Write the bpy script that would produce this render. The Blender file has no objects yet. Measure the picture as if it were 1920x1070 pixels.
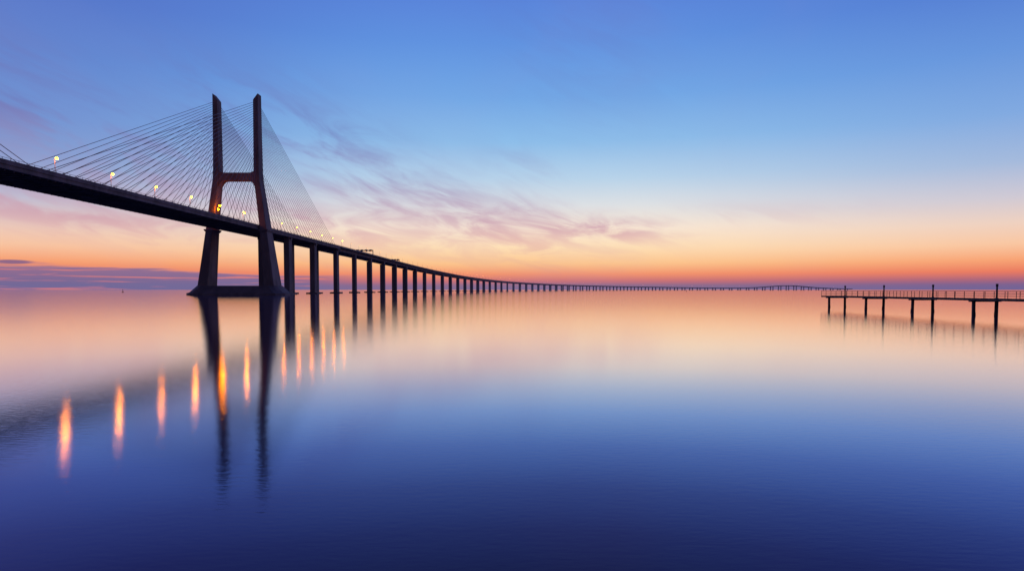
import bpy, math, random, bisect
import bmesh
from mathutils import Vector, Matrix
random.seed(4)
S=bpy.context.scene
COL=S.collection
F=1180.0
CAMH=4.0

def lin(r,g,b,a=1.0):
    def c(v):
        v/=255.0
        return v/12.92 if v<=0.04045 else ((v+0.055)/1.055)**2.4
    return (c(r),c(g),c(b),a)

# ------------------------------------------------------------ node helper
class NT:
    def __init__(s,tree): s.t=tree; s.n=tree.nodes; s.l=tree.links
    def new(s,typ,**kw):
        n=s.n.new(typ)
        for k,v in kw.items(): setattr(n,k,v)
        return n
    def put(s,sock,v):
        if isinstance(v,bpy.types.NodeSocket): s.l.new(v,sock)
        else: sock.default_value=v
    def m(s,op,a,b=None,c=None,clamp=False):
        n=s.new('ShaderNodeMath',operation=op); n.use_clamp=clamp
        s.put(n.inputs[0],a)
        if b is not None: s.put(n.inputs[1],b)
        if c is not None: s.put(n.inputs[2],c)
        return n.outputs[0]
    def mr(s,v,a,b,c=0.0,d=1.0,typ='SMOOTHSTEP'):
        n=s.new('ShaderNodeMapRange'); n.interpolation_type=typ
        s.put(n.inputs[0],v)
        for i,x in enumerate((a,b,c,d)): n.inputs[i+1].default_value=x
        return n.outputs[0]
    def mix(s,f,a,b,blend='MIX'):
        n=s.new('ShaderNodeMix',data_type='RGBA',blend_type=blend)
        s.put(n.inputs[0],f); s.put(n.inputs[6],a); s.put(n.inputs[7],b)
        return n.outputs[2]
    def ramp(s,v,stops,interp='LINEAR'):
        n=s.new('ShaderNodeValToRGB'); r=n.color_ramp; r.interpolation=interp
        while len(r.elements)<len(stops): r.elements.new(0.5)
        for e,(p,c) in zip(r.elements,stops): e.position=p
        for e,(p,c) in zip(r.elements,stops): e.color=c
        s.put(n.inputs[0],v); return n.outputs[0]
    def xyz(s,x,y,z=0.0):
        n=s.new('ShaderNodeCombineXYZ'); s.put(n.inputs[0],x); s.put(n.inputs[1],y); s.put(n.inputs[2],z); return n.outputs[0]
    def noise(s,vec,scale=1.0,detail=4,rough=0.5,dist=0.0):
        n=s.new('ShaderNodeTexNoise'); s.put(n.inputs['Vector'],vec)
        n.inputs['Scale'].default_value=scale; n.inputs['Detail'].default_value=detail
        n.inputs['Roughness'].default_value=rough; n.inputs['Distortion'].default_value=dist
        return n.outputs[0]

# ------------------------------------------------------------ world / dawn sky
W=bpy.data.worlds.new("World"); S.world=W; W.use_nodes=True
W.node_tree.nodes.clear(); T=NT(W.node_tree)
tc=T.new('ShaderNodeTexCoord'); sp=T.new('ShaderNodeSeparateXYZ'); T.l.new(tc.outputs['Generated'],sp.inputs[0])
X,Y,Z=sp.outputs[0],sp.outputs[1],sp.outputs[2]
az=T.m('ARCTAN2',X,Y)
el=T.m('ABSOLUTE',Z)
def st(py): # elevation sine of a picture row on the view axis
    return math.sin(math.atan((543-py)/F))*2.0
centre=[(0.0,lin(128,110,150)),(st(535),lin(142,108,140)),(st(527),lin(200,114,118)),(st(514),lin(243,148,110)),
 (st(494),lin(253,198,142)),(st(465),lin(255,224,182)),(st(430),lin(250,232,212)),(st(388),lin(222,225,228)),
 (st(338),lin(184,211,234)),(st(270),lin(142,190,234)),(st(190),lin(115,168,230)),(st(90),lin(97,147,224)),(st(0),lin(89,131,218)),(1.0,lin(72,108,196))]
side=[(0.0,lin(110,100,152)),(st(535),lin(124,98,144)),(st(528),lin(168,102,124)),(st(516),lin(234,122,96)),
 (st(499),lin(248,162,116)),(st(475),lin(249,198,162)),(st(445),lin(238,208,192)),(st(408),lin(206,200,212)),
 (st(355),lin(162,184,220)),(st(285),lin(128,168,224)),(st(190),lin(102,148,220)),(st(90),lin(84,124,210)),(st(0),lin(78,113,204)),(1.0,lin(66,94,188))]
t2=T.m('MULTIPLY',el,2.0)
cR=T.ramp(t2,centre); sR=T.ramp(t2,side)
azd=T.m('ABSOLUTE',T.m('SUBTRACT',az,0.04))
sidef=T.mr(azd,0.10,0.72)
sky=T.mix(sidef,cR,sR)
vio=T.m('MULTIPLY',T.mr(az,-0.2,-0.7),T.mr(el,0.06,0.19))
sky=T.mix(T.m('MULTIPLY',vio,0.42),sky,lin(90,110,188))
sky=T.mix(T.mr(el,0.45,1.0),sky,lin(52,78,160))
# diagonal wisps
ang=math.radians(-22)
def rot(a):
    u=T.m('ADD',T.m('MULTIPLY',az,math.cos(a)),T.m('MULTIPLY',el,math.sin(a)))
    v=T.m('SUBTRACT',T.m('MULTIPLY',el,math.cos(a)),T.m('MULTIPLY',az,math.sin(a)))
    return u,v
u,v=rot(ang)
uf,vf=rot(math.radians(-10))
n1=T.noise(T.xyz(T.m('MULTIPLY',u,7.0),T.m('MULTIPLY',v,24.0),31.7),1.0,6,0.58,0.9)
n2=T.noise(T.xyz(T.m('MULTIPLY',u,3.6),T.m('MULTIPLY',v,9.0),17.7),1.0,3,0.5,0.5)
n3=T.noise(T.xyz(T.m('MULTIPLY',u,16.0),T.m('MULTIPLY',v,80.0),3.1),1.0,3,0.5,0.9)
n4=T.noise(T.xyz(T.m('MULTIPLY',uf,10.0),T.m('MULTIPLY',vf,38.0),5.4),1.0,5,0.58,0.8)
hi=T.m('ADD',T.m('MULTIPLY',n1,0.54),T.m('ADD',T.m('MULTIPLY',n2,0.30),T.m('MULTIPLY',n3,0.16)))
lo=T.m('ADD',T.m('MULTIPLY',n4,0.72),T.m('MULTIPLY',n2,0.28))
lw_=T.mr(el,0.10,0.15)
dens=T.m('ADD',T.m('MULTIPLY',hi,lw_),T.m('MULTIPLY',lo,T.m('SUBTRACT',1.0,lw_)))
dens=T.mr(dens,0.39,0.61)
def gauss(px,py,su,sv,a=ang,amp=1.0):
    a0=math.atan((px-960)/F); e0=math.sin(math.atan((543-py)/F*math.cos(a0)))
    cu=a0*math.cos(a)+e0*math.sin(a); cv=e0*math.cos(a)-a0*math.sin(a)
    uu,vv=rot(a)
    q=T.m('ADD',T.m('POWER',T.m('ABSOLUTE',T.m('DIVIDE',T.m('SUBTRACT',uu,cu),su)),2.0),
              T.m('POWER',T.m('ABSOLUTE',T.m('DIVIDE',T.m('SUBTRACT',vv,cv),sv)),2.0))
    return T.m('MULTIPLY',T.m('EXPONENT',T.m('MULTIPLY',q,-1.0)),amp)
mask=gauss(600,290,0.18,0.060)
for g in [(720,370,0.17,0.050),(870,400,0.17,0.042,ang,1.0),(1010,415,0.14,0.032,math.radians(-10),1.0),(1130,428,0.10,0.022,math.radians(-6),1.0),(110,235,0.30,0.065,ang,1.0),
          (60,385,0.26,0.030,math.radians(-6),1.0),(980,325,0.06,0.03,ang,0.4),(1350,405,0.2,0.018,0.0,0.25),(560,410,0.18,0.030,math.radians(-12),0.9),(330,310,0.2,0.05,ang,0.75),(1090,60,0.12,0.14,math.radians(60),0.2)]:
    mask=T.m('MAXIMUM',mask,gauss(*g))
cl=T.m('MULTIPLY',dens,mask)
ccol=T.ramp(t2,[(0.0,lin(180,118,140)),(0.14,lin(222,164,166)),(0.22,lin(202,164,182)),(0.33,lin(156,148,190)),(0.46,lin(112,120,184)),(1.0,lin(94,104,184))])
sky=T.mix(T.m('MULTIPLY',cl,0.90),sky,ccol)
veil=T.mr(T.noise(T.xyz(T.m('MULTIPLY',az,3.0),T.m('MULTIPLY',el,5.0),4.0),1.0,3,0.5,0.8),0.45,0.8)
sky=T.mix(T.m('MULTIPLY',veil,0.08),sky,lin(150,145,200))
# low stratus bank on the horizon
b1=T.noise(T.xyz(T.m('MULTIPLY',az,4.0),T.m('MULTIPLY',el,75.0),9.0),1.0,5,0.58,0.5)
b2=T.noise(T.xyz(T.m('MULTIPLY',az,9.0),T.m('MULTIPLY',el,210.0),2.0),1.0,4,0.55,0.3)
edge=T.m('ADD',0.025,T.m('MULTIPLY',T.mr(az,-0.32,-0.62),0.008))
edge=T.m('ADD',edge,T.m('MULTIPLY',T.m('SUBTRACT',b1,0.5),0.034))
dd=T.m('SUBTRACT',edge,el)
fade=T.mr(az,-0.20,-0.38)
bank=T.m('MULTIPLY',T.mr(dd,-0.001,0.004),fade)
bankc=T.mix(T.mr(b2,0.52,0.66),lin(114,106,152),lin(210,124,130))
bankc=T.mix(T.mr(dd,0.001,0.006,0.8,0.0),bankc,lin(240,146,118))
sky=T.mix(T.m('MULTIPLY',bank,0.84),sky,bankc)
sc=T.m('ADD',gauss(28,491,0.024,0.0034,0.0),T.m('MULTIPLY',T.m('SUBTRACT',b2,0.5),0.6))
sky=T.mix(T.m('MULTIPLY',T.mr(sc,0.30,0.8,0,0.85),T.mr(az,-0.58,-0.63)),sky,lin(118,94,138))
back=T.mr(Y,-0.15,0.62,0.30,1.0)
bg=T.new('ShaderNodeBackground'); T.l.new(sky,bg.inputs[0]); T.l.new(back,bg.inputs[1])
out=T.new('ShaderNodeOutputWorld'); T.l.new(bg.outputs[0],out.inputs[0])

# ------------------------------------------------------------ materials
def mat(name,base,var=0.3,rough=0.8,scale=0.25,metal=0.0,stain=True,haze=False):
    m=bpy.data.materials.new(name); m.use_nodes=True; n=NT(m.node_tree)
    p=m.node_tree.nodes['Principled BSDF']; g=n.new('ShaderNodeNewGeometry')
    mp=n.new('ShaderNodeMapping'); n.l.new(g.outputs['Position'],mp.inputs[0]); mp.inputs['Scale'].default_value=(1,1,0.35 if stain else 1)
    a=n.noise(mp.outputs[0],scale,6,0.6,0.3)
    f=n.mr(a,0.3,0.7)
    d=tuple(c*(1-var) for c in base)+(1,); l=tuple(min(1,c*(1+var)) for c in base)+(1,)
    c=n.mix(f,d,l)
    if haze: # distance haze painted into the base colour, lighter towards far Y
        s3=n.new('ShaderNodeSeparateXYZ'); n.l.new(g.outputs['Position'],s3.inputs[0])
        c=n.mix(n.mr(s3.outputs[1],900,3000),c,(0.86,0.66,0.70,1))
    n.l.new(c,p.inputs['Base Color']); p.inputs['Roughness'].default_value=rough; p.inputs['Metallic'].default_value=metal
    b=n.new('ShaderNodeBump'); b.inputs['Strength'].default_value=0.3; b.inputs['Distance'].default_value=0.05
    n.l.new(n.noise(g.outputs['Position'],scale*8,4),b.inputs['Height']); n.l.new(b.outputs[0],p.inputs['Normal'])
    return m
def emit(name,col,strength,sample=True):
    m=bpy.data.materials.new(name); m.use_nodes=True
    m.node_tree.nodes.clear(); n=NT(m.node_tree)
    e=n.new('ShaderNodeEmission'); e.inputs[0].default_value=col; e.inputs[1].default_value=strength
    o=n.new('ShaderNodeOutputMaterial'); n.l.new(e.outputs[0],o.inputs[0])
    m.cycles.emission_sampling='FRONT' if sample else 'NONE'
    return m
M_conc=mat("pylon_concrete",(0.23,0.14,0.15),0.3,0.85,0.12)
M_deck=mat("deck_concrete",(0.20,0.125,0.14),0.35,0.85,0.15,haze=True)
M_pier=mat("pier_concrete",(0.19,0.12,0.135),0.3,0.85,0.12,haze=True)
M_asph=mat("asphalt",(0.05,0.05,0.052),0.2,0.9,2.0,0,False)
M_steel=mat("galvanised_steel",(0.16,0.12,0.13),0.2,0.5,1.0,0.3,False)
M_cable=mat("cable_sheath",(0.27,0.19,0.25),0.2,0.6,0.5,0,False)
M_wood=mat("weathered_timber",(0.07,0.045,0.035),0.4,0.8,1.5)
M_pile=mat("tarred_pile",(0.07,0.045,0.05),0.4,0.7,2.0)
M_rust=mat("painted_handrail",(0.16,0.085,0.07),0.3,0.6,3.0,0,False)
M_red=mat("buoy_paint",(0.25,0.04,0.03),0.2,0.5,2.0,0,False)
M_panel=mat("sign_panel",(0.12,0.14,0.18),0.15,0.5,1.0,0,False)
M_lamp=emit("sodium_lens_bright",(1.0,0.24,0.0009,1),370.0)
M_lampf=emit("sodium_lens_dim",(1.0,0.20,0.0003,1),1500.0)
M_lampF=emit("sodium_lens_distant",(1.0,0.30,0.06,1),6.0,False)
M_lampff=emit("sodium_lens_far",(1.0,0.34,0.10,1),8.0,False)
M_flood=emit("flood_lens",(1.0,0.24,0.0012,1),170.0)

def water_mat():
    m=bpy.data.materials.new("estuary_water"); m.use_nodes=True; m.node_tree.nodes.clear(); n=NT(m.node_tree)
    lw=n.new('ShaderNodeLayerWeight'); lw.inputs[0].default_value=0.5
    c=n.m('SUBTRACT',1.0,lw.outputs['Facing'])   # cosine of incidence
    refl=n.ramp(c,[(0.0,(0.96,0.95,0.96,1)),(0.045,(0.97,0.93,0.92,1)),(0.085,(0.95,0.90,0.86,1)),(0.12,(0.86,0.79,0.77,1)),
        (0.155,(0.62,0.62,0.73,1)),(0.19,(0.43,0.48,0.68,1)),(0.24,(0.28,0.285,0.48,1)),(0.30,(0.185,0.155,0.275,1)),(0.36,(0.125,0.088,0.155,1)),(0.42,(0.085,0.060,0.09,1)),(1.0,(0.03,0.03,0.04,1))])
    g=n.new('ShaderNodeNewGeometry'); mp=n.new('ShaderNodeMapping'); n.l.new(g.outputs['Position'],mp.inputs[0]); mp.inputs['Scale'].default_value=(0.35,1.0,1.0)
    mp.inputs['Rotation'].default_value=(0,0,math.radians(-30))
    h=n.noise(mp.outputs[0],7.5,2,0.5,0.0)
    b=n.new('ShaderNodeBump'); b.inputs['Strength'].default_value=1.0; b.inputs['Distance'].default_value=0.0029
    n.l.new(h,b.inputs['Height'])
    gl=n.new('ShaderNodeBsdfGlossy')
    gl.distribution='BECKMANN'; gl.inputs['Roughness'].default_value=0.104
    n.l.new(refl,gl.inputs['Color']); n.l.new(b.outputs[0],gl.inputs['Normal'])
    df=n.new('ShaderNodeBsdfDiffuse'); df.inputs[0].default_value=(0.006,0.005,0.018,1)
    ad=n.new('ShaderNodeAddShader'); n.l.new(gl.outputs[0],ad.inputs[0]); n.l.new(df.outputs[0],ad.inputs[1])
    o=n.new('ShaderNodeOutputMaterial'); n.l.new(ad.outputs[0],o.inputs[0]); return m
M_water=water_mat()

# ------------------------------------------------------------ mesh helpers
class MB:
    def __init__(s): s.v=[]; s.f=[]; s.mi=[]
    def add(s,vs,fs,mi=0):
        o=len(s.v); s.v+= [tuple(p) for p in vs]; s.f+=[tuple(i+o for i in f) for f in fs]; s.mi+=[mi]*len(fs)
    def box(s,x0,x1,y0,y1,z0,z1,mi=0,M=None):
        vs=[Vector(p) for p in [(x0,y0,z0),(x1,y0,z0),(x1,y1,z0),(x0,y1,z0),(x0,y0,z1),(x1,y0,z1),(x1,y1,z1),(x0,y1,z1)]]
        if M: vs=[M@p for p in vs]
        s.add(vs,[(0,3,2,1),(4,5,6,7),(0,1,5,4),(1,2,6,5),(2,3,7,6),(3,0,4,7)],mi)
    def loft(s,rings,mi=0,closed=True):
        n=len(rings[0]); o=len(s.v)
        for r in rings: s.v+=[tuple(p) for p in r]
        for k in range(len(rings)-1):
            for i in range(n):
                a=o+k*n+i; b=o+k*n+(i+1)%n
                s.f.append((a,b,b+n,a+n)); s.mi.append(mi)
        if closed:
            s.f.append(tuple(o+i for i in reversed(range(n)))); s.mi.append(mi)
            s.f.append(tuple(o+(len(rings)-1)*n+i for i in range(n))); s.mi.append(mi)
    def tube(s,p,q,r,r2=None,n=8,mi=0):
        p=Vector(p);q=Vector(q); d=(q-p).normalized(); r2=r if r2 is None else r2
        a=d.orthogonal().normalized(); b=d.cross(a)
        R=lambda c,rr:[c+a*math.cos(2*math.pi*i/n)*rr+b*math.sin(2*math.pi*i/n)*rr for i in range(n)]
        s.loft([R(p,r),R(q,r2)],mi)
    def ball(s,c,r,mi=0,sq=1.0,n=8,m=4):
        rings=[]
        for k in range(m+1):
            th=math.pi*(0.06+0.88*k/m)
            rings.append([(c[0]+r*math.sin(th)*math.cos(2*math.pi*i/n),c[1]+r*math.sin(th)*math.sin(2*math.pi*i/n),c[2]-r*sq*math.cos(th)) for i in range(n)])
        s.loft(rings,mi)
    def obj(s,name,mats,smooth=False,parent=None,origin=(0,0,0)):
        o=Vector(origin); me=bpy.data.meshes.new(name)
        me.from_pydata([tuple(Vector(p)-o) for p in s.v],[],s.f)
        for x in (mats if isinstance(mats,(list,tuple)) else [mats]): me.materials.append(x)
        for p,mi in zip(me.polygons,s.mi): p.material_index=mi; p.use_smooth=smooth
        bm=bmesh.new(); bm.from_mesh(me); bmesh.ops.recalc_face_normals(bm,faces=bm.faces); bm.to_mesh(me); bm.free()
        ob=bpy.data.objects.new(name,me); COL.objects.link(ob); ob.location=o
        if parent: par(ob,parent)
        return ob
WL={}
def wloc(o): return WL.get(o.name,o.location.copy())
def par(ob,p):
    w=ob.location.copy(); WL[ob.name]=w
    ob.parent=p; ob.location=w-wloc(p)
def empty(name,loc,parent=None,**kw):
    e=bpy.data.objects.new(name,None); COL.objects.link(e); e.location=loc; e.empty_display_size=1
    if parent: par(e,parent)
    for k,v in kw.items(): e[k]=v
    return e

# ------------------------------------------------------------ water
wb=MB(); R=60000
wb.add([(-R,-3000,0),(R,-3000,0),(R,R,0),(-R,R,0)],[(0,1,2,3)])
water=wb.obj("water",M_water); water["kind"]="structure"; water["label"]="calm silky estuary water mirroring the dawn sky"; water["category"]="water"

# ------------------------------------------------------------ bridge path
DX=-205.8
CP=[(DX,-420,52),(DX,-250,52),(DX,0,52.1),(DX,250,52.1),(DX,480,51.9),(DX,690,51.7),(-204.2,818,51),(-199.5,992,49.3),(-187,1210,46),(-165,1408,42),(-128,1667,37.5),
    (-66,2013,33.5),(25,2360,30.5),(228,2884,26.5),(538,3449,23.5),(930,3950,21),(1365,4350,18.0),(1740,4590,20),(2100,4800,36),(2420,4980,21),(2800,5180,12),(3300,5400,12)]
def catmull(P,step=10):
    out=[]
    for i in range(1,len(P)-2):
        p0,p1,p2,p3=[Vector(P[k]) for k in (i-1,i,i+1,i+2)]
        n=max(2,int((p2-p1).length/step))
        for k in range(n):
            t=k/n
            out.append(0.5*((2*p1)+(-p0+p2)*t+(2*p0-5*p1+4*p2-p3)*t*t+(-p0+3*p1-3*p2+p3)*t**3))
    return out
path=catmull(CP,10)
cum=[0]
for a,b in zip(path,path[1:]): cum.append(cum[-1]+(b-a).length)
i480=min(range(len(path)),key=lambda i:abs(path[i].y-480)); s480=cum[i480]+(480-path[i480].y)
def at(s): # s measured so that s==480 at the pylon
    s=s-480+s480
    i=max(0,min(len(cum)-2,bisect.bisect_right(cum,s)-1)); t=(s-cum[i])/(cum[i+1]-cum[i])
    p=path[i].lerp(path[i+1],t); a=path[max(0,i-1)]; b=path[min(len(path)-1,i+2)]
    d=(b-a); d.z=0; d.normalize(); side=Vector((d.y,-d.x,0))
    return p,d,side
SMIN=-240; SMAX=cum[-1]-s480+480-5
def sweep(mb,prof,s0,s1,step,mi=0):
    rings=[]; n=max(1,int((s1-s0)/step))
    for k in range(n+1):
        p,d,sd=at(s0+(s1-s0)*k/n)
        rings.append([p+sd*a+Vector((0,0,h)) for a,h in prof])
    mb.loft(rings,mi)

bridge=empty("cable_stayed_bridge",(DX,480,0),label="long dark concrete cable-stayed road bridge curving across calm water",category="bridge")
H=15.5
mb=MB()
sweep(mb,[(-H,-0.35),(H,-0.35),(H,-0.8),(-H,-0.8)],SMIN,700,20)
for sgn in (-1,1):
    a,b=sorted((sgn*H*0.995,sgn*(H-1.6)))
    sweep(mb,[(a,-0.81),(b,-0.81),(b,-2.7),(a,-2.7)],SMIN,700,20)
s=SMIN+3
while s<698:
    p,d,sd=at(s); M=Matrix(((sd.x,d.x,0,p.x),(sd.y,d.y,0,p.y),(0,0,1,p.z),(0,0,0,1)))
    mb.box(-H+1.61,H-1.61,-0.35,0.35,-3.1,-0.81,0,M)
    s+=4.42
for c in (-8.0,8.0):
    sweep(mb,[(c-7.5,-0.35),(c+7.5,-0.35),(c+7.5,-0.75),(c+4.2,-1.5),(c+3.2,-4.4),(c-3.2,-4.4),(c-4.2,-1.5),(c-7.5,-0.75)],700.05,SMAX,25)
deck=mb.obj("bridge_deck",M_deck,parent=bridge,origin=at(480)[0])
for sgn in (-1,1):
    mb=MB(); a,b=sorted((sgn*(H+0.02),sgn*(H+0.32)))
    sweep(mb,[(a,-1.0),(b,-1.0),(b,0.75),(a,0.75)],SMIN,SMAX,20)
    a,b=sorted((sgn*(H+0.10),sgn*(H+0.20)))
    sweep(mb,[(a,1.35),(b,1.35),(b,1.47),(a,1.47)],SMIN,1500,20)
    s=SMIN+1
    while s<1500:
        p,d,sd=at(s); M=Matrix(((sd.x,d.x,0,p.x),(sd.y,d.y,0,p.y),(0,0,1,p.z),(0,0,0,1)))
        mb.box(a,b,-0.08,0.08,0.75,1.36,0,M); s+=4.0
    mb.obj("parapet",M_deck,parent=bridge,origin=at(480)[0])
mb=MB()
for c in (-8.0,8.0): sweep(mb,[(c-7.2,-0.345),(c+7.2,-0.345),(c+7.2,-0.30),(c-7.2,-0.30)],SMIN,SMAX,20)
mb.obj("carriageway",M_asph,parent=bridge,origin=at(480)[0])
mb=MB(); sweep(mb,[(-0.3,-0.34),(0.3,-0.34),(0.12,0.5),(-0.12,0.5)],SMIN,SMAX,20)
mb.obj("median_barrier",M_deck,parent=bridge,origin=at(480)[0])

# pylon -------------------------------------------------
PC=-207.0
def ringbox(cx,cy,z,wx,wy,ch=0.35,zs=None):
    a=wx/2;b=wy/2
    pts=[(-a+ch,-b),(a-ch,-b),(a,-b+ch),(a,b-ch),(a-ch,b),(-a+ch,b),(-a,b-ch),(-a,-b+ch)]
    return [(cx+x,cy+y,z+(zs(x/a) if zs else 0)) for x,y in pts]
def build_pylon(y0):
    py=empty("pylon",(PC,y0,0),bridge)
    for sg in (-1,1):
        L=MB(); r=[]
        for z,off,wx,wy in [(7.0,25.0,7.4,16.5),(30,22.4,6.2,13.6),(52,19.9,5.2,11.2),(74,17.1,4.6,9.6),(86,15.5,4.3,9.0),(93,15.2,4.1,8.6),(120,15.15,3.8,7.8),(141.5,15.15,3.7,7.2)]:
            r.append(ringbox(PC+sg*off,y0,z,wx,wy))
        r.append(ringbox(PC+sg*15.15,y0,148.0,3.7,7.0,0.35,lambda t:2.4*t*sg))
        L.loft(r)
        cx=PC+sg*20.2
        L.loft([ringbox(cx,y0,47.2,5.6,12.0),ringbox(cx,y0,48.6,7.6,13.4),ringbox(cx,y0,49.3,7.6,13.4)])
        L.obj("pylon_leg",M_conc,parent=py,origin=(PC+sg*25,y0,7))
    C=MB()
    n=24; half=13.5; top=[];bot=[]
    for i in range(n+1):
        x=-half+2*half*i/n; e=max(0.0,(abs(x)-(half-4.5))/4.5)
        top.append((x,91.8+1.9*e**2.5)); bot.append((x,86.0-4.4*e**2.2))
    prof=top+bot[::-1]
    C.loft([[(PC+x,y0-3.4,z) for x,z in prof],[(PC+x,y0+3.4,z) for x,z in prof]])
    C.obj("crossbeam",M_conc,parent=py,origin=(PC,y0,88))
    Fd=MB()
    def fr(hx,hy,z): return [(PC-hx,y0-hy*0.55,z),(PC-hx+5,y0-hy,z),(PC+hx-5,y0-hy,z),(PC+hx,y0-hy*0.55,z),(PC+hx,y0+hy*0.55,z),(PC+hx-5,y0+hy,z),(PC-hx+5,y0+hy,z),(PC-hx,y0+hy*0.55,z)]
    Fd.loft([fr(37,15,-3),fr(37,15,1.4),fr(35,14,2.0),fr(30,11,7.0)])
    Fd.obj("foundation",M_pier,parent=py,origin=(PC,y0,0))
    return py
pylon=build_pylon(480); pylon2=build_pylon(0)

fl=MB(); fx,fy,fz=-219.6,474.2,64.0
fl.box(fx-0.5,fx+0.5,fy-0.1,fy+0.9,fz-0.4,fz+0.6)
fo=fl.obj("flood_lamp",M_steel,parent=pylon,origin=(fx,fy,fz))
fl=MB(); fl.ball((fx,fy-0.75,fz),0.62); fl.obj("lamp_lens",M_flood,True,parent=fo,origin=(fx,fy-0.6,fz))

# cables ------------------------------------------------
def cable(leg_x,y0,zt,deck_x,yd,r=0.13):
    c=MB(); c.tube((leg_x,y0,zt),(deck_x,yd,at(yd)[0].z-0.3),r,n=6)
    p0=Vector((deck_x,yd,at(yd)[0].z-0.3)); d=(Vector((leg_x,y0,zt))-p0).normalized()
    c.tube(p0,p0+d*3.0,r*2.1,n=6)
    c.obj("stay_cable",M_cable,True,parent=bridge,origin=p0)
for sg in (-1,1):
    lx=PC+sg*15.1; dx=DX+sg*(H-0.3); yend=258 if sg>0 else 270
    for i in range(24):
        t=i/23
        zt=100+(144.5-100)*t**0.8
        cable(lx,480-3.0,zt,dx,480-(22+t*(480-yend-22)))
        cable(lx,480+3.0,zt,dx,480+(20+t*(203-20)),0.13)
for sg in (-1,1):
    lx=PC+sg*15.1; dx=DX+sg*(H-0.3); yend=254 if sg>0 else 264
    for k in (0,1):
        cable(lx,3,144.5-1.6*k,dx,yend-6.5*k)

# piers --------------------------------------------------
stations=[549,619]
while stations[-1]<SMAX-110: stations.append(stations[-1]+(79.0 if stations[-1]<3000 else 90.0))
for s in stations:
    p,d,sd=at(s); M=Matrix(((sd.x,d.x,0,p.x),(sd.y,d.y,0,p.y),(0,0,1,0),(0,0,0,1)))
    P=MB(); topz=p.z-(2.75 if s<699 else 4.45)
    if s<699: P.box(-14.5,14.5,-2.0,2.0,topz-1.7,topz-0.4,0,M)
    for c in (-11.0,11.0):
        w,t=(2.45,3.8) if s<640 else (2.15,3.3)
        rings=[]
        for z,k2 in [(1.2,1.12),(3,1.0),(topz-4,1.0),(topz-1.7,1.0),(topz-0.05,1.15)]:
            pts=[(-w*k2+.4,-t),(w*k2-.4,-t),(w*k2,-t+.4),(w*k2,t-.4),(w*k2-.4,t),(-w*k2+.4,t),(-w*k2,t-.4),(-w*k2,-t+.4)]
            rings.append([M@Vector((c+x,y,z)) for x,y in pts])
        P.loft(rings)
        P.box(c-5.5,c+5.5,-6,6,-2.0,1.25,0,M)
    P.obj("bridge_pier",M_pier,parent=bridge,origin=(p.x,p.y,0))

# street lamps ------------------------------------------
def lamp_parts(r):
    A=MB(); A.tube((0,0,-0.3),(0,0,11.4),0.17,0.09,8); A.tube((0,0,-0.3),(0,0,0.5),0.28,0.24,8)
    B=MB(); B.tube((0,0,11.3),(0.7,0,11.8),0.06,0.05,6)
    h=MB(); h.loft([ringbox(0.95,0,11.66,0.85,0.40,0.08),ringbox(0.95,0,11.86,0.9,0.44,0.1),ringbox(0.95,0,11.98,0.45,0.2,0.05)])
    l=MB(); l.ball((0.95,0,11.66-0.6*r),r,0,0.9,6,3)
    return A,B,h,l
def make_near(lens,r):
    A,B,h,l=lamp_parts(r)
    root=empty("street_lamp",(0,0,0))
    A.obj("pole",M_steel,True,parent=root); B.obj("arm",M_steel,True,parent=root)
    ho=h.obj("lamp_head",M_steel,parent=root); l.obj("lens",lens,True,parent=ho)
    return root
def make_far(lens,r):
    A,B,h,l=lamp_parts(r); q=MB()
    for x in [A,B,h]: q.add(x.v,x.f,0)
    q.add(l.v,l.f,1)
    return q.obj("street_lamp",[M_steel,lens],True)
def copy_tree(o,parent=None):
    c=o.copy(); COL.objects.link(c)
    if parent: c.parent=parent
    for ch in o.children: copy_tree(ch,c)
    return c
LB="slim steel street lamp glowing orange on the bridge deck"
protoN=make_near(M_lamp,0.55); protoM=make_near(M_lampf,0.20); protoF=make_far(M_lampF,0.24); protoFF=make_far(M_lampff,0.3)
s=286.0; cnt=0; used=set()
while s<SMAX-60:
    p,d,sd=at(s)
    pr=protoN if s<500 else (protoM if s<780 else (protoF if s<1700 else protoFF))
    if pr.name in used: o=copy_tree(pr)
    else: o=pr; used.add(pr.name)
    o.location=p+Vector((0,0,-0.3)); o.rotation_euler=(0,0,-math.atan2(d.x,d.y))
    o["label"]=LB; o["category"]="street lamp"; o["group"]="street lamps along the bridge deck"
    s+=39.6 if s<2000 else 60; cnt+=1

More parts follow.
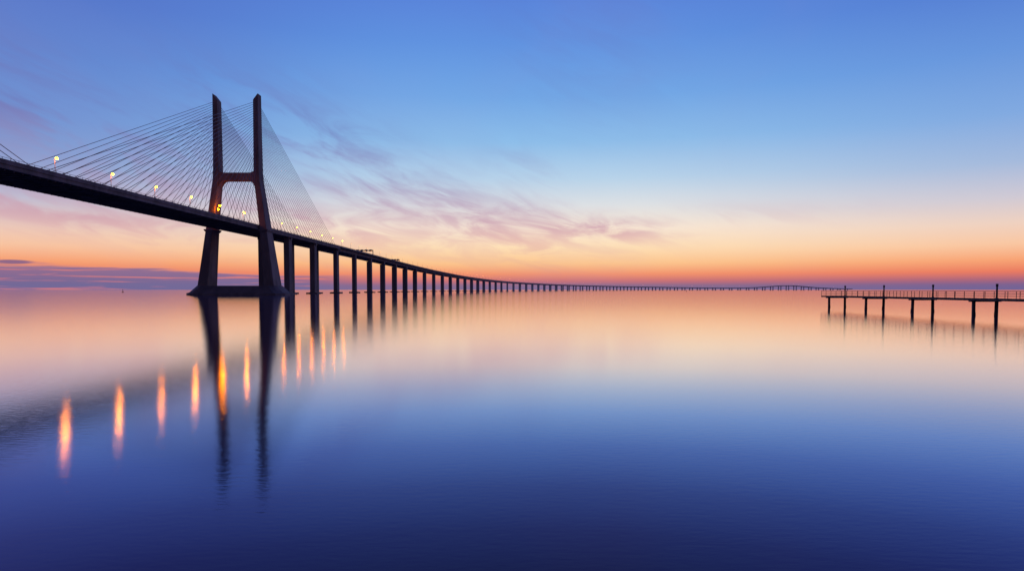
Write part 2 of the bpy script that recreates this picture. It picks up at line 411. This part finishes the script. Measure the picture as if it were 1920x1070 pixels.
# sign gantries ------------------------------------------
def gantry(s,half,h,lab,nsign):
    p,d,sd=at(s); M=Matrix(((sd.x,d.x,0,p.x),(sd.y,d.y,0,p.y),(0,0,1,p.z-0.3),(0,0,0,1)))
    g=empty("sign_gantry",p-Vector((0,0,0.3)),label=lab,category="sign gantry",group="sign gantries over the bridge road")
    for sg in (-1,1):
        q=MB(); q.box(sg*half-0.35,sg*half+0.35,-0.35,0.35,0.0,h,0,M); q.obj("gantry_post",M_steel,parent=g,origin=p)
    q=MB()
    for zz in (h-1.4,h):
        for yy in (-0.5,0.5): q.tube(M@Vector((-half-.3,yy,zz)),M@Vector((half+.3,yy,zz)),0.2,n=6)
    n=int(half*2/1.5)
    for i in range(n):
        x0=-half+i*2*half/n; x1=x0+2*half/n
        for yy in (-0.5,0.5):
            q.tube(M@Vector((x0,yy,h-1.4)),M@Vector((x1,yy,h)),0.11,n=5); q.tube(M@Vector((x1,yy,h-1.4)),M@Vector((x1,yy,h)),0.11,n=5)
    q.obj("gantry_truss",M_steel,parent=g,origin=p)
    for i in range(nsign):
        c=-half+2*half*(i+0.5)/nsign; q=MB(); q.box(c-1.7,c+1.7,-0.95,-0.8,h-2.1,h+0.6,0,M); q.obj("sign_panel",M_panel,parent=g,origin=p)
    for i in range(3):
        c=-half+2*half*(i+0.5)/3; q=MB(); q.ball(M@Vector((c+1.9,-1.1,h-1.7)),0.16); q.obj("signal_light",M_lampff,True,parent=g,origin=p)
gantry(868,12.0,8.2,"dark steel truss sign gantry spanning the bridge road",4)
gantry(1062,7.0,6.8,"small dark steel sign gantry with panels on bridge",3)

# ------------------------------------------------------------ jetty
XL,XR=72.4,76.0; DT=2.63
YC=114
jet=empty("jetty",(74.2,YC,0),label="narrow timber walkway jetty with handrails on dark piles",category="jetty")
y0,y1=52.0,146.3
q=MB()
yy=y0
while yy<y1:
    q.box(XL-0.5,XR+0.5,yy+0.005,yy+0.19,DT-0.07,DT+random.uniform(-0.004,0.006)); yy+=0.2
q.obj("plank_floor",M_wood,parent=jet,origin=(74.2,YC,DT))
q=MB()
for x in (XL-0.4,XL+1.08,XR-1.08,XR+0.4): q.box(x-0.09,x+0.09,y0,y1,DT-0.32,DT-0.075)
q.obj("floor_beam",M_pile,parent=jet,origin=(74.2,YC,DT))
benty=[143.7-15.0*i for i in range(7)]
for by in benty:
    for x,tall in ((XL,False),(XR,True)):
        q=MB(); r=0.25
        jx=random.uniform(-.07,.07)
        q.tube((x+jx,by,-2.5),(x,by,DT-0.325),r*1.04,r,12)
        q.tube((x+jx,by,-0.2),(x+jx*.9,by,0.5),r*1.10,r*1.06,12)
        if tall:
            q.tube((x,by,DT-0.325),(x,by,DT+0.1),r*0.95,r*0.9,12)
            q.tube((x,by,DT+0.1),(x,by,4.86),0.14,0.12,10)
            q.tube((x,by,4.50),(x,by,4.93),0.17,0.17,10)
        q.obj("pile",M_pile,True,parent=jet,origin=(x,by,0))
    q=MB(); q.box(XL-0.7,XR+0.65,by-0.18,by+0.18,DT-0.52,DT-0.325); q.obj("cap_beam",M_pile,parent=jet,origin=(74.2,by,DT))
def rail(x):
    q=MB(); yy=y1-0.1; top=DT+1.13
    while yy>y0:
        q.box(x-0.03,x+0.03,yy-0.03,yy+0.03,DT-0.3,top); yy-=2.2
    for z,r in ((top,0.035),(DT+0.76,0.017),(DT+0.40,0.017)): q.tube((x,y0,z),(x,y1-0.1,z),r,n=6)
    q.obj("handrail",M_rust,parent=jet,origin=(x,YC,DT))
rail(XL-0.58); rail(XR+0.58)
q=MB()
for z in (DT+1.13,DT+0.76,DT+0.40): q.tube((XL-0.58,y1-0.1,z),(XR+0.58,y1-0.1,z),0.025,n=6)
q.obj("end_rail",M_rust,parent=jet,origin=(74.2,y1,DT))

# ------------------------------------------------------------ channel buoys
def buoy(x,y,sc,lab):
    e=empty("channel_buoy",(x,y,0),label=lab,category="buoy",group="channel buoys on the water")
    q=MB(); rr=[]
    for z,r in [(-0.6,0.8),(0,1.2),(0.5,1.25),(0.8,1.0)]: rr.append([(x+r*sc*math.cos(i*math.pi/8),y+r*sc*math.sin(i*math.pi/8),z*sc) for i in range(16)])
    q.loft(rr); q.obj("float",M_red,True,parent=e,origin=(x,y,0))
    q=MB()
    for i in range(4):
        a=i*math.pi/2+.6; q.tube((x+.8*sc*math.cos(a),y+.8*sc*math.sin(a),.8*sc),(x+.15*sc*math.cos(a),y+.15*sc*math.sin(a),3.2*sc),0.09*sc,n=5)
    q.loft([ringbox(x,y,3.2*sc,.5*sc,.5*sc,.05),ringbox(x,y,3.9*sc,.5*sc,.5*sc,.05)])
    q.obj("cage_mast",M_red,parent=e,origin=(x,y,.8*sc))
buoy(-618,1000,1.15,"small dark channel buoy with cage mast afloat")
buoy(388,1400,0.9,"small dark channel buoy with cage mast afloat")

# ------------------------------------------------------------ camera
cam=bpy.data.cameras.new("camera"); co=bpy.data.objects.new("camera",cam); COL.objects.link(co)
pitch=math.radians(2.4)
co.location=(0,0,CAMH); co.rotation_euler=(math.radians(90)-pitch,0,0)
cam.sensor_width=36; cam.lens=36*F/1920; cam.shift_y=(8+F*math.tan(pitch))/1920
cam.clip_start=0.5; cam.clip_end=200000
S.camera=co
S.view_settings.view_transform='Standard'; S.view_settings.look='None'; S.view_settings.exposure=0
print("lamps",cnt,"piers",len(stations))
